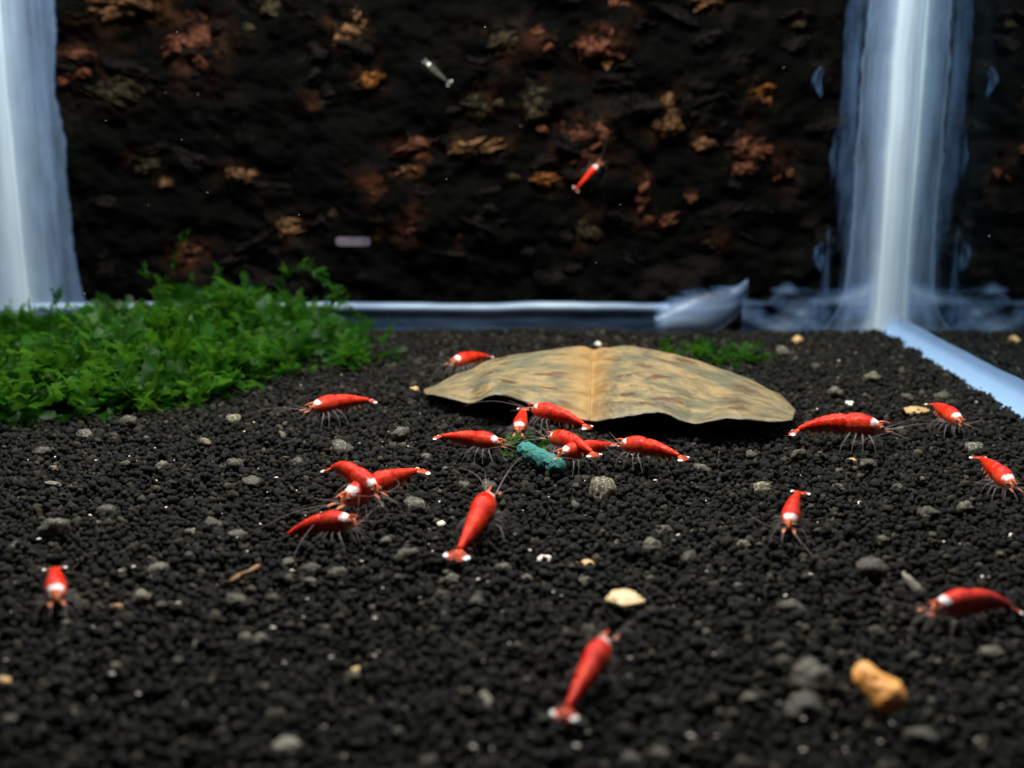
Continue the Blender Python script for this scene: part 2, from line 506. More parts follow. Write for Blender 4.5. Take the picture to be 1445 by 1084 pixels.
# paler granules, pieces of the soil that the photo shows one by one: pixel x, y, width
pale_protos = [lump_mesh('pale_granule', 40 + k, 3, 0.36, M['pale'], (1.25, 0.95, 0.8)) for k in range(8)]
PALE = [(850, 692, 42), (1145, 976, 60), (1136, 1006, 58), (1236, 893, 22), (1300, 1056, 36), (1102, 916, 22), (1056, 1000, 22),
        (920, 780, 28), (972, 792, 24), (826, 816, 26), (810, 710, 22), (936, 745, 22), (1076, 686, 26), (1118, 858, 40),
        (438, 804, 24), (476, 813, 24), (436, 828, 20), (574, 796, 32), (710, 802, 20), (367, 901, 28), (345, 904, 18), (250, 935, 18),
        (355, 685, 28), (330, 660, 22), (482, 637, 34), (150, 718, 26), (272, 745, 24), (302, 742, 26), (336, 760, 24), (78, 756, 34),
        (26, 772, 26), (930, 1070, 30), (606, 1070, 22), (892, 1072, 30), (105, 998, 16), (690, 690, 28), (1374, 636, 26),
        (1230, 816, 40), (588, 716, 34), (600, 640, 18), (565, 618, 24), (1225, 665, 22), (1182, 690, 20), (1268, 690, 18),
        (1340, 870, 30), (1400, 920, 26), (1182, 660, 18), (995, 890, 14), (745, 815, 16), (672, 856, 22), (385, 850, 16),
        (405, 790, 20), (640, 812, 22), (222, 806, 26), (200, 848, 30), (335, 858, 30), (278, 905, 20), (540, 690, 18), (655, 680, 18),
        (1245, 775, 18), (1310, 735, 26), (1362, 720, 22), (1050, 770, 20), (990, 660, 26), (1060, 640, 18), (1125, 645, 20), (545, 770, 16),
        (420, 650, 20), (395, 610, 22), (330, 600, 22), (290, 630, 16), (180, 606, 24), (120, 625, 20), (60, 640, 22), (230, 660, 20),
        (1180, 560, 20), (1230, 540, 22), (1280, 560, 18), (1330, 560, 18), (1150, 520, 16), (1105, 500, 18), (1060, 490, 16)]
pr = random.Random(11)
def pale_at(p, w):
    r = w * 0.5
    o = link('pale_granule', pale_protos[pr.randrange(8)], soil)
    o.location = Vector((p.x, p.y, top_z(p.x, p.y) - SHIFT + r * 0.3)) * S
    o.rotation_euler = (pr.uniform(-0.4, 0.4), pr.uniform(-0.4, 0.4), pr.uniform(0, 6.28))
    o.scale = [r * S * 0.92] * 3
for (px, py, w) in PALE:
    p = on_floor(px, py, 0.05)
    pale_at(p, dist_px(p, w))
for k in range(130):
    p = on_floor(pr.uniform(0, 1445), 470 + 560 * pr.random() ** 1.3, 0.05)
    if LEFT_X + 0.3 < p.x < RIGHT_X - 0.4 and p.y < BACK_Y - 0.4:
        pale_at(p, pr.uniform(0.11, 0.20))

# bright sand specks scattered in the soil, far too small to pick apart
V, F = [], []
bv, bf = ico(1)
for k in range(420):
    p = on_floor(pr.uniform(-60, 1500), 470 + 600 * pr.random() ** 1.2, 0.05)
    if not (LEFT_X + 0.3 < p.x < RIGHT_X - 0.8 and p.y < BACK_Y - 0.5):
        continue
    r = pr.choice((0.018, 0.022, 0.028, 0.04))
    z = top_z(p.x, p.y) + r * 0.6 - SHIFT
    b = len(V)
    st, ct = math.sin(k), math.cos(k)
    for q in bv:
        x, y = q.x * r * 1.6, q.y * r * 0.8
        V.append(Vector((p.x + x * ct - y * st, p.y + x * st + y * ct, z + q.z * r * 0.8)))
    F += [tuple(b + t for t in ff) for ff in bf]
o = link('sand_specks', mesh('sand_specks', V, F, True, M['white']), soil)
o['kind'] = 'stuff'

# ------------------------------------------------------------------ rock backdrop
wall_root = empty('rock_backdrop', (0, BACK_Y, 0))
tag(wall_root, 'dark rough rock backdrop with rusty patches behind the tank', 'backdrop')
bw, bh = 300, 200
wx, wz = np.linspace(LEFT_X - 2, RIGHT_X + 2, bw), np.linspace(-1.5, 24, bh)
def wall_y(x, z):
    p = Vector((x * 0.30, z * 0.34, 1.7))
    r = mnoise.hetero_terrain(p, 0.9, 2.1, 6, 0.6)
    c = mnoise.fractal(Vector((x * 0.8, z * 0.9, 4.0)), 0.8, 2.1, 5)
    return 0.75 + 0.27 * r + 0.36 * c + 0.10 * mnoise.fractal(Vector((x * 2.6, z * 3.4, 8.0)), 0.7, 2.2, 4)
wv = [Vector((x, max(0.12, 1.6 - wall_y(x, z)), z)) for x in wx for z in wz]
RUST = [mat_rock_rust('rust_rock', (0.085, 0.030, 0.016), (0.20, 0.075, 0.042)),
        mat_rock_rust('orange_rock', (0.13, 0.048, 0.012), (0.30, 0.115, 0.028)),
        mat_rock_rust('olive_rock', (0.035, 0.029, 0.016), (0.065, 0.052, 0.028)),
        mat_rock_rust('tan_rock', (0.10, 0.050, 0.022), (0.27, 0.14, 0.065))]
STONES = [(175, 8, 115, 62, 3), (108, 98, 72, 56, 0), (272, 62, 78, 72, 0), (313, 70, 22, 20, 1), (392, 20, 40, 38, 2), (490, 32, 48, 60, 3),
          (442, 60, 26, 26, 2), (345, 250, 50, 36, 3), (230, 258, 24, 18, 3), (405, 318, 48, 34, 3), (272, 362, 54, 40, 0), (525, 110, 38, 28, 1),
          (585, 213, 76, 34, 0), (535, 264, 58, 46, 0), (585, 240, 60, 20, 3), (668, 205, 84, 28, 3), (577, 312, 36, 52, 0), (530, 315, 18, 28, 3),
          (650, 340, 16, 26, 0), (696, 70, 74, 54, 2), (685, 142, 54, 52, 2), (767, 48, 46, 40, 0), (848, 60, 64, 70, 0), (872, 14, 42, 40, 0),
          (856, 90, 18, 28, 3), (755, 142, 40, 60, 2), (765, 183, 18, 14, 0), (822, 202, 80, 80, 0), (772, 258, 46, 28, 1), (942, 165, 44, 62, 3),
          (990, 198, 40, 26, 3), (1073, 135, 46, 40, 1), (1060, 220, 68, 62, 0), (1112, 242, 42, 34, 0), (906, 274, 26, 48, 0), (930, 312, 56, 22, 0),
          (972, 280, 22, 22, 0), (830, 322, 44, 50, 2), (1000, 4, 44, 18, 3), (150, 122, 90, 42, 2), (205, 230, 44, 24, 2), (470, 300, 20, 16, 2),
          (1010, 340, 40, 20, 2), (720, 250, 26, 20, 2), (1130, 30, 30, 20, 2), (440, 150, 50, 26, 2), (350, 45, 30, 22, 2)]
SP = [(on_back(px, py, BACK_Y + 0.6), w, h, mi) for (px, py, w, h, mi) in STONES]
ru, hu = [], []
for v_ in wv:
    best, hue = 0.0, 0.0
    for (p, w, h, mi) in SP:
        dx, dz = (v_.x - p.x) / dist_px(p, w * 0.75), (v_.z - p.z) / dist_px(p, h * 0.85)
        d2 = dx * dx + dz * dz
        if d2 < 2.5:
            e = math.exp(-d2 * 2.2) * (0.55 if mi == 2 else 1.0)
            if e > best:
                best, hue = e, (0.9 if mi in (1, 3) else 0.15 if mi == 0 else 0.5)
    ru.append(best); hu.append(hue)
face_me = mesh('rock_face', wv, [f[::-1] for f in grid_faces(bw, bh)], True, M['rock'])
point_attr(face_me, 'rust', ru); point_attr(face_me, 'hue', hu)
link('rock_face', face_me, wall_root)
M_DARK = mat_rock_rust('umber_rock', (0.009, 0.008, 0.0065), (0.015, 0.0128, 0.010))
fr2 = random.Random(21)
FRAG = []
for (px, py, w, h, mi) in STONES:
    if max(w, h) > 38:
        for q in range(5):
            FRAG.append((px + fr2.uniform(-0.3, 0.3) * w, py + fr2.uniform(-0.3, 0.3) * h, w * fr2.uniform(0.4, 0.85), h * fr2.uniform(0.38, 0.75), RUST[mi]))
    else:
        FRAG.append((px, py, w, h, RUST[mi]))
for q in range(90):
    FRAG.append((fr2.uniform(60, 1230), fr2.uniform(-20, 400), fr2.uniform(20, 70), fr2.uniform(10, 34), M_DARK))
for k, (px, py, w, h, rm) in enumerate(FRAG):
    p = on_back(px, py, BACK_Y + fr2.uniform(0.62, 0.88))
    sw, sh = dist_px(p, w) * 0.56, dist_px(p, h) * 0.56
    v, f = ico(4 if w > 34 else 3)
    o3 = Vector((k * 5.3, k * 2.9, k))
    tw = fr2.uniform(-0.5, 0.5)
    cuts = [(Vector((fr2.gauss(0, 1), fr2.gauss(0, 1), fr2.gauss(0, 1))).normalized(), fr2.uniform(0.45, 0.75)) for _ in range(7)]
    vs = []
    for q in v:
        q = q.copy()
        for (n, c) in cuts:                          # broken faces
            e = q.dot(n) - c
            if e > 0:
                q -= n * e
        d = 1 + 0.45 * fbm(q * 1.6 + o3, 5) + 0.25 * fbm(q * 5.0 + o3, 4)
        x, z = q.x * sw, q.z * sh
        vs.append(Vector((x * math.cos(tw) - z * math.sin(tw), q.y * min(0.55, 0.4 * (sw + sh)), x * math.sin(tw) + z * math.cos(tw))) * max(d, 0.25))
    o = link('stone', mesh('stone', vs, f, True, rm))
    o.parent = wall_root
    o.location = (p - Vector((0, BACK_Y, 0))) * S

# ------------------------------------------------------------------ the tank: side panes and silicone seams
tank = empty('glass_tank', (RIGHT_X, BACK_Y, 0))
tag(tank, 'glass aquarium with milky blue silicone smeared along its seams', 'aquarium')
TO = Vector((RIGHT_X, BACK_Y, 0))
def tank_part(name, verts, faces, mat, attrs=None, smooth=True):
    me = mesh(name, [Vector(v) - TO for v in verts], faces, smooth, mat)
    for k, v in (attrs or {}).items():
        point_attr(me, k, v)
    return link(name, me, tank)
def box(x0, x1, y0, y1, z0, z1):
    v = [(x, y, z) for x in (x0, x1) for y in (y0, y1) for z in (z0, z1)]
    f = [(0, 1, 3, 2), (4, 6, 7, 5), (0, 4, 5, 1), (2, 3, 7, 6), (0, 2, 6, 4), (1, 5, 7, 3)]
    return v, f
for (x0, x1) in ((RIGHT_X, RIGHT_X + 0.6), (LEFT_X - 0.6, LEFT_X)):
    v, f = box(x0, x1, FRONT_Y, BACK_Y - 0.01, -1.2, 24)
    tank_part('side_pane', v, f, M['glass'], smooth=False)
v, f = box(LEFT_X - 0.6, RIGHT_X + 0.6, FRONT_Y, BACK_Y + 2.5, -1.9, -1.3)
tank_part('bottom_pane', v, f, M['rock'], smooth=False)

def corner_seam(sx, xw, wb, ws, core, seed, z0=-0.6, z1=22, flare=1.0, rim=0.62):
    """vertical silicone in the corner of the back wall and a side pane.
       sx=+1: pane on the right.  wb/ws: spread on the back wall / the pane."""
    nz, ns = 150, 60
    V, D, SU, SV = [], [], [], []
    for i in range(nz):
        z = z0 + (z1 - z0) * (i / (nz - 1)) ** 1.5
        fl = flare * math.exp(-max(z, 0) / 1.1)
        b = wb * (1 + 0.10 * mnoise.noise(Vector((seed, z * 0.35, 0)))) + 0.10 * fbm(Vector((seed, z * 1.6, 5)), 3) + 1.5 * fl
        s_ = ws * (1 + 0.12 * mnoise.noise(Vector((seed + 9, z * 0.4, 0)))) + 0.4 * fl
        for j in range(ns):
            u = j / (ns - 1)
            w = (u - 0.5) * 2                        # -1 on the back wall ... +1 on the pane
            rid = 0.05 * fbm(Vector((seed + w * 5.0, z * 0.07, 2)), 2)
            if w < 0:
                a = -w * b
                th = 0.03 + core * math.exp(-(a / (core * 1.25)) ** 2) + rid * (1 - (-w) ** 6)
                p = (a, max(th, 0.015))
                if -w > 0.985: p = (a, 0.012)
            else:
                a = w * s_
                th = 0.03 + core * math.exp(-(a / (core * 1.25)) ** 2) + rid * (1 - w ** 6)
                p = (max(th, 0.015), a)
                if w > 0.985: p = (0.012, a)
            if abs(w) < 0.28:                        # round the corner over
                k = (w / 0.28 + 1) / 2
                e = 0.28
                pa = (e * b, 0.03 + core * math.exp(-(e * b / (core * 1.25)) ** 2))
                pb = (0.03 + core * math.exp(-(e * s_ / (core * 1.25)) ** 2), e * s_)
                m = (core * 0.95, core * 0.95)
                p = tuple((1 - k) ** 2 * pa[q] + 2 * k * (1 - k) * m[q] + k * k * pb[q] + rid * 0.9 for q in (0, 1))
            V.append((xw - sx * p[0], BACK_Y - p[1], z))
            if w < 0:
                edge = rim + 0.015 * mnoise.noise(Vector((seed, z * 0.3, 7)))
                d = 0.13 * (1 - (-w - edge) / (1 - edge)) ** 0.5 + 0.02 if -w > edge else 0.30 + 0.60 * (1 - (-w) / edge) ** 1.8
                if abs(-w - edge) < 0.02 and rim < 0.9: d = 0.42
            else:
                d = 0.95 - 0.45 * w
            if abs(w) > 0.97: d = 0.05
            D.append(d); SU.append(w * b * 1.2 + seed); SV.append(z)
    f = grid_faces(nz, ns)
    return tank_part('silicone_seam', V, f if sx > 0 else [q[::-1] for q in f], M['silicone'], {'dens': D, 'su': SU, 'sv': SV})
corner_seam(1, RIGHT_X, 2.7, 1.8, 0.55, 3.0)
corner_seam(-1, LEFT_X, 2.55, 2.2, 0.75, 21.0, flare=0.9, rim=0.985)

def back_bead():
    """bar of silicone along the foot of the back wall"""
    xs_ = np.linspace(LEFT_X + 0.3, 6.6, 150)
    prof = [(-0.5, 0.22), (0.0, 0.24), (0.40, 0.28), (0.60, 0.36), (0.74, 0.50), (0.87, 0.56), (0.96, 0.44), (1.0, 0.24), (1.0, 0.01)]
    V, D, SU, SV = [], [], [], []
    for x in xs_:
        h = 1.17 + 0.07 * fbm(Vector((x * 0.22, 0, 0)), 3)
        for k, (a, b) in enumerate(prof):
            V.append((x, BACK_Y - b * (0.9 + 0.08 * fbm(Vector((x * 0.3, 5, 0)), 2)), a * h))
            D.append([0.20, 0.20, 0.22, 0.26, 0.38, 0.62, 0.70, 0.55, 0.2][k] * (0.9 + 0.35 * fbm(Vector((x * 0.25, 7, a)), 3))); SU.append(a * 2 + 50); SV.append(x)  # pale lip, darker face: lamplight and shade put into the density
    return tank_part('silicone_bead', V, grid_faces(len(xs_), len(prof)), M['silicone'], {'dens': D, 'su': SU, 'sv': SV})
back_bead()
def blob():
    """thick spread dab of silicone at the end of the bar, its edge lifted"""
    V, D, SU, SV = [], [], [], []
    n, m = 46, 22
    for i in range(n):
        u = i / (n - 1)
        x = 5.9 + 4.0 * u
        h = 1.25 + 0.75 * math.sin(min(1, u * 1.15) * math.pi * 0.55) + (0.4 * (max(0, u - 0.8) / 0.2) ** 2) - 0.2 * u
        low = -0.4 + 2.6 * max(0, u - 0.5) ** 1.6 * 1.6
        for j in range(m):
            v = j / (m - 1)
            z = low + (h - low) * v
            bulge = 0.95 * math.sin(math.pi * min(1, max(0.0, 1 - v) * 1.0)) ** 0.8 * (1 - 0.75 * u) + 0.45 * (1 - v) * (1 - u)
            V.append((x, BACK_Y - 0.05 - bulge, z))
            D.append((0.80 * (1 - v) * (1 - 0.6 * u) + 0.26 * v * min(1, (1 - v) / 0.2) - 0.7 * max(0, u - 0.8)) * min(1, u / 0.12 + 0.2))
            SU.append(v * 2.5 + 80 + u * 1.2); SV.append(x * 2.0)
    return tank_part('silicone_dab', V, grid_faces(n, m), M['silicone'], {'dens': [max(0.05, min(1, d)) for d in D], 'su': SU, 'sv': SV})
blob()
def foot_smear():
    """thin film of silicone left between the dab and the corner, with curls at its top"""
    V, D, SU, SV = [], [], [], []
    n, m = 60, 24
    for i in range(n):
        u = i / (n - 1)
        x = 9.7 + 5.9 * u
        h = 1.55 + 0.3 * fbm(Vector((x * 0.5, 2, 0)), 2) + 0.9 * u ** 3 + 0.75 * math.exp(-((x - 11.5) / 0.65) ** 2)
        for j in range(m):
            v = j / (m - 1)
            z = -0.4 + (h + 0.4) * v
            V.append((x, BACK_Y - 0.10 - 0.25 * (1 - v) ** 2 - 0.08 * math.sin(v * math.pi) * (1 + fbm(Vector((x * 1.4, z * 1.4, 8)), 3)), z))
            q = fbm(Vector((x * 0.55 + 0.5 * math.sin(z * 1.3), z * 0.9, 12)), 2)
            D.append(max(0.0, min(0.6, (0.20 + 0.40 * q + 0.10 * math.exp(-((v - 0.8) / 0.08) ** 2)) * min(1, (1 - v) / 0.25))))
            SU.append(z * 1.1 + 110); SV.append(x * 3)
    return tank_part('silicone_film', V, grid_faces(n, m), M['silicone'], {'dens': D, 'su': SU, 'sv': SV})
foot_smear()
def drip(px, py, w, h):
    p = on_back(px, py, BACK_Y - 0.06)
    a, b = dist_px(p, w) / 2, dist_px(p, h) / 2
    v, f = ico(3)
    V = [(p.x + q.x * a * (1 + 0.5 * fbm(q * 2 + p, 3)) + 0.35 * b * (q.z * q.z), BACK_Y - 0.07 + q.y * 0.05, p.z + q.z * b) for q in v]
    D = [max(0.0, 0.05 + 0.22 * fbm(q * 2.2 + p, 3)) for q in v]
    tank_part('silicone_drip', V, f, M['silicone'], {'dens': D, 'su': [q.x for q in v], 'sv': [q.z for q in v]})
drip(1152, 115, 12, 40)
drip(1153, 362, 14, 40)
def side_bead(sx, xw):
    """rounded fillet of silicone along the foot of a side pane"""
    ys_ = np.linspace(FRONT_Y, BACK_Y - 0.2, 120)
    V, D, SU, SV = [], [], [], []
    for y in ys_:
        k = 1 + 0.05 * fbm(Vector((y * 0.3, 3, sx)), 3)
        for j in range(9):
            t = j / 8
            a = math.pi / 2 * t
            c = 1.5 * k
            dx, dz = c * (1 - math.sin(a)) ** 1.1, 1.15 * k * (1 - math.cos(a)) ** 1.1
            V.append((xw - sx * (dx + 0.01), y, dz - 0.34))
            D.append(0.94 if j < 7 else 0.7); SU.append(t * 1.5 + 140 + sx); SV.append(y)
    f = grid_faces(len(ys_), 9)
    tank_part('silicone_bead', V, f if sx > 0 else [q[::-1] for q in f], M['silicone_daylit'], {'dens': D, 'su': SU, 'sv': SV})
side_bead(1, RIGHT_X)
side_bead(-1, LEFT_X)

# pale strip on the back wall, light off the glass modelled as a solid piece
def reflection(px0, px1, py, hpx):
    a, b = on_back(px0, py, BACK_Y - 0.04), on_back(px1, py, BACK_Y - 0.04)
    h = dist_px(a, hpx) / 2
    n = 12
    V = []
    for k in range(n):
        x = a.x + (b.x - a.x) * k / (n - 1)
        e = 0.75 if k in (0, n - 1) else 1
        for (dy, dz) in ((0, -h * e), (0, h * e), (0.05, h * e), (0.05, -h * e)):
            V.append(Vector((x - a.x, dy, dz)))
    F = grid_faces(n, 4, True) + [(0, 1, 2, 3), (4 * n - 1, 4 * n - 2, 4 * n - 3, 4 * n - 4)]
    o = link('lilac_reflection', mesh('lilac_reflection', V, F, False, M['lilac']))
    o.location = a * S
    return tag(o, 'short pale lilac strip of light painted low on the dark rock backdrop', 'reflection')
reflection(474, 522, 341, 12)

# ------------------------------------------------------------------ dead leaf
FR = [(600, 556, .25), (630, 561, .38), (667, 570, .32), (700, 560, .80), (740, 566, .48), (785, 582, .26), (833, 597, .10), (865, 590, .48),
      (897, 585, .60), (935, 586, .60), (975, 598, .32), (1030, 590, .65), (1085, 597, .40), (1118, 594, .32)]
BK = [(598, 553, .28), (625, 540, .45), (660, 523, .62), (690, 512, .82), (722, 502, .95), (775, 494, 1.05), (838, 491, 1.0), (880, 491, 1.05),
      (920, 496, 1.05), (970, 507, .95), (1020, 522, .78), (1065, 540, .62), (1105, 562, .45), (1122, 580, .35)]
def interp(tab, t):
    t *= len(tab) - 1
    i = min(int(t), len(tab) - 2)
    f = t - i
    p = [tab[max(0, min(len(tab) - 1, i + d))] for d in (-1, 0, 1, 2)]
    return [0.5 * ((2 * p[1][c]) + (-p[0][c] + p[2][c]) * f + (2 * p[0][c] - 5 * p[1][c] + 4 * p[2][c] - p[3][c]) * f * f
                   + (-p[0][c] + 3 * p[1][c] - 3 * p[2][c] + p[3][c]) * f ** 3) for c in range(3)]
NU, NV = 150, 46
LV, LU_, LV_, LA_ = [], [], [], []
RIB = 6 / 13
leaf_o = on_floor(835, 560, 0.0)
for i in range(NU):
    u = i / (NU - 1)
    f_ = interp(FR, u); b_ = interp(BK, u)
    pf, pb = on_floor(f_[0], f_[1] + 1.5 * fbm(Vector((u * 40, 0, 0)), 3), f_[2] * 1.12 + 0.08), on_floor(b_[0], b_[1], b_[2] * 1.2)
    span = (pb - pf).length
    for j in range(NV):
        v = j / (NV - 8)
        if v <= 1:
            p = pf.lerp(pb, v)
            p.z += 0.10 * math.sin(v * math.pi) * min(1, span / 3)
        else:                                        # the far side bends down to the soil
            k = (v - 1) * (NV - 8) / 7
            p = pb + Vector((0, 1.1 * k, -max(0, pb.z - 0.16) * k ** 1.3))
        au = abs(u - RIB)
        ph = (v * span + au * 6.0) * 1.9             # side veins leave the midrib at a slant
        amp = min(1, span / 2.5)
        p.z += amp * (0.035 * math.cos(ph * 2.2) + 0.035 * fbm(Vector((p.x * 0.9, p.y * 0.9, 3)), 3))
        p.z -= 0.14 * amp * math.exp(-(au / 0.012) ** 2) * (1 if v > 0.1 else v * 10)
        LV.append(p - leaf_o)
        LU_.append(u); LV_.append(v); LA_.append(au * 2)
me = mesh('leaf_blade', LV, grid_faces(NU, NV), True, M['leaf'])
for k, vals in (('lu', LU_), ('lv', LV_), ('la', LA_)):
    point_attr(me, k, vals)
leaf = empty('dead_leaf', leaf_o)
tag(leaf, 'large arched tan dead leaf with a midrib resting on black soil', 'leaf')
lb = link('leaf_blade', me, leaf)
so = lb.modifiers.new('thickness', 'SOLIDIFY'); so.thickness = 0.0003; so.offset = -1
ribp = [Vector(LV[int(RIB * (NU - 1)) * NV + j]) + Vector((0, 0, 0.03)) for j in range(0, NV, 2)]
v, f = tube(ribp, [0.05 - 0.03 * k / len(ribp) for k in range(len(ribp))], 8)
me = mesh('midrib', v, f, True, M['leaf'])
point_attr(me, 'lu', [0.46] * len(v)); point_attr(me, 'lv', [k / len(v) for k in range(len(v))]); point_attr(me, 'la', [0.03] * len(v))
link('midrib', me, leaf)

# ------------------------------------------------------------------ moss
def frond_geo(rg, L):
    """lobed wavy ribbon with one or two side lobes, base at the origin, growing along +x"""
    V, F = [], []
    def ribbon(o, ang, ln, w, curl):
        b = len(V)
        n = 11
        ph = rg.uniform(0, 6)
        x, y = o[0], o[1]
        for i in range(n + 1):
            t = i / n
            a = ang + curl * t + 0.35 * math.sin(t * 7 + ph)
            x += math.cos(a) * ln / n
            y += math.sin(a) * ln / n
            z = o[2] + 0.16 * ln * math.sin(t * 4 + ph) + 0.10 * ln * t
            env = w * (0.45 + 0.75 * math.sin(min(1, t * 1.02) * math.pi) ** 0.6) * (0.3 if i in (0, n) else 1)
            for s_ in (-1, 0, 1):
                ww = env * rg.uniform(0.35, 1.6)
                V.append(Vector((x - math.sin(a) * ww * s_, y + math.cos(a) * ww * s_, z + abs(s_) * 0.45 * ww * math.sin(t * 9 + ph + s_))))
        for i in range(n):
            for j in range(2):
                q = b + i * 3 + j
                F.append((q, q + 1, q + 4, q + 3))
    ribbon((0, 0, 0), 0, L, L * rg.uniform(0.07, 0.12), rg.uniform(-1.6, 1.6))
    for k in range(rg.randint(2, 4)):
        t = rg.uniform(0.25, 0.7)
        ribbon((L * t, 0, 0.02), rg.choice((-1, 1)) * rg.uniform(0.5, 1.1), L * rg.uniform(0.3, 0.6), L * rg.uniform(0.06, 0.12), rg.uniform(-0.6, 0.6))
    return V, F
fr_rng = random.Random(5)
FRONDS = [frond_geo(fr_rng, 1.0) for _ in range(14)]
frond_meshes = [mesh('frond', v, f, True, M['moss'], 1.0) for v, f in FRONDS]
for q, fm in enumerate(frond_meshes):
    point_attr(fm, 'fr', [0.0] * len(fm.vertices))
def blob_h(blobs, x, y):
    h = 0
    for (cx, cy, rx_, ry_, hh) in blobs:
        d = ((x - cx) / rx_) ** 2 + ((y - cy) / ry_) ** 2
        if d < 1:
            h = max(h, hh * (1 - d) ** 0.45)
    return h
def moss(name, label, origin, blobs, count, singles, seed, size=(0.7, 1.3), extra=()):
    rg = random.Random(seed)
    root = empty(name, origin)
    tag(root, label, 'moss')
    items = []
    x0 = min(b[0] - b[2] for b in blobs); x1 = max(b[0] + b[2] for b in blobs)
    y0 = min(b[1] - b[3] for b in blobs); y1 = max(b[1] + b[3] for b in blobs)
    while len(items) < count:
        x, y = rg.uniform(x0, x1), rg.uniform(y0, y1)
        if not (LEFT_X + 0.5 < x < RIGHT_X - 0.5) or y > BACK_Y - 0.8:
            continue
        h = blob_h(blobs, x, y)
        if h <= 0.02:
            continue
        h *= max(0.15, 0.85 + 1.1 * mnoise.noise(Vector((x * 0.55, y * 0.55, seed))))
        z = top_z(x, y) + 0.08 + h * rg.random() ** 0.55
        s_ = rg.uniform(*size)
        rot = Matrix.Rotation(rg.uniform(0, 6.28), 3, 'Z') @ Matrix.Rotation(rg.uniform(-0.75, 0.5), 3, 'Y') @ Matrix.Rotation(rg.uniform(-0.9, 0.9), 3, 'X')
        items.append((Vector((x, y, z)), rot, s_))
    for (p, yaw, pit, s_) in extra:
        items.append((p, Matrix.Rotation(yaw, 3, 'Z') @ Matrix.Rotation(-pit, 3, 'Y') @ Matrix.Rotation(rg.uniform(-0.5, 0.5), 3, 'X'), s_))
    ranked = sorted(range(len(items)), key=lambda q: items[q][0].y - 1.2 * items[q][0].z)
    front = set(ranked[:singles]) | set(range(count, len(items)))
    V, F, R = [], [], []
    for q, (p, rot, s_) in enumerate(items):
        if q in front:
            o = link('frond', frond_meshes[rg.randrange(14)], root)
            o.matrix_local = Matrix.LocRotScale((p - Vector(origin)) * S, rot.to_quaternion(), Vector([s_ * S] * 3))
        else:
            v, f = FRONDS[rg.randrange(14)]
            b = len(V)
            fr = rg.random()
            for w in v:
                V.append(p - Vector(origin) + rot @ (w * s_))
                R.append(fr)
            F += [tuple(b + t for t in ff) for ff in f]
    if V:
        me = mesh('frond_mass', V, F, True, M['moss'])
        point_attr(me, 'fr', R)
        link('frond_mass', me, root)['kind'] = 'stuff'
    return root
ex = []
def sprig(path, s_=0.55, step=1):
    """a string of fronds along back-projected points (px, py, y)"""
    for a, b in zip(path[:-1], path[1:]):
        pa, pb = on_back(*a), on_back(*b)
        for k in range(3):
            p = pa.lerp(pb, k / 3)
            d = pb - pa
            ex.append((p, math.atan2(d.y, d.x) + fr_rng.uniform(-0.7, 0.7), math.atan2(d.z, math.hypot(d.x, d.y)) + fr_rng.uniform(-0.4, 0.4), s_))
sprig([(395, 420, 45), (408, 385, 45), (430, 374, 45), (458, 388, 45), (475, 415, 45), (500, 440, 45), (522, 462, 45)], 0.75)
sprig([(245, 385, 44), (252, 352, 44), (262, 330, 44)], 0.5)
sprig([(215, 395, 44), (203, 382, 44)], 0.45)
sprig([(80, 440, 42), (75, 415, 42)], 0.6)
BL = [(-16.0, 41.0, 5.8, 5.4, 0.5), (-11.3, 42.4, 3.9, 4.4, 1.7), (-18.0, 36.5, 5, 4.6, 0.6), (-8.6, 44.6, 1.3, 1.8, 1.3),
      (-14.0, 36.0, 4.2, 2.5, 1.0), (-10.8, 37.8, 2.2, 2.2, 0.7), (-6.6, 41.6, 1.5, 0.9, 0.2)]
moss('moss_clump', 'big bright green clump of lobed moss against the left silicone corner', (-13, 41, 0), BL, 2300, 285, 3, (0.8, 1.9), ex)
p = on_floor(1005, 508, 0.1)
moss('moss_patch', 'small low dark green moss patch behind the dead leaf', (p.x, p.y, 0),
     [(p.x - 0.9, p.y + 0.3, 1.2, 0.9, 0.55), (p.x + 0.8, p.y - 0.3, 1.0, 1.2, 0.6)], 70, 70, 9, (0.5, 0.9))
p = on_floor(738, 630, 0.1)
moss('moss_scrap', 'small dark green moss scrap touching the end of the teal pellet', (p.x, p.y, 0),
     [(p.x, p.y, 0.75, 0.5, 0.3)], 12, 12, 10, (0.35, 0.6))
p = on_floor(225, 572, 0.1)
moss('moss_sprig', 'loose pale green moss sprig on the soil before the big clump', (p.x, p.y, 0),
     [(p.x, p.y, 0.9, 0.5, 0.25)], 9, 9, 12, (0.7, 1.1))

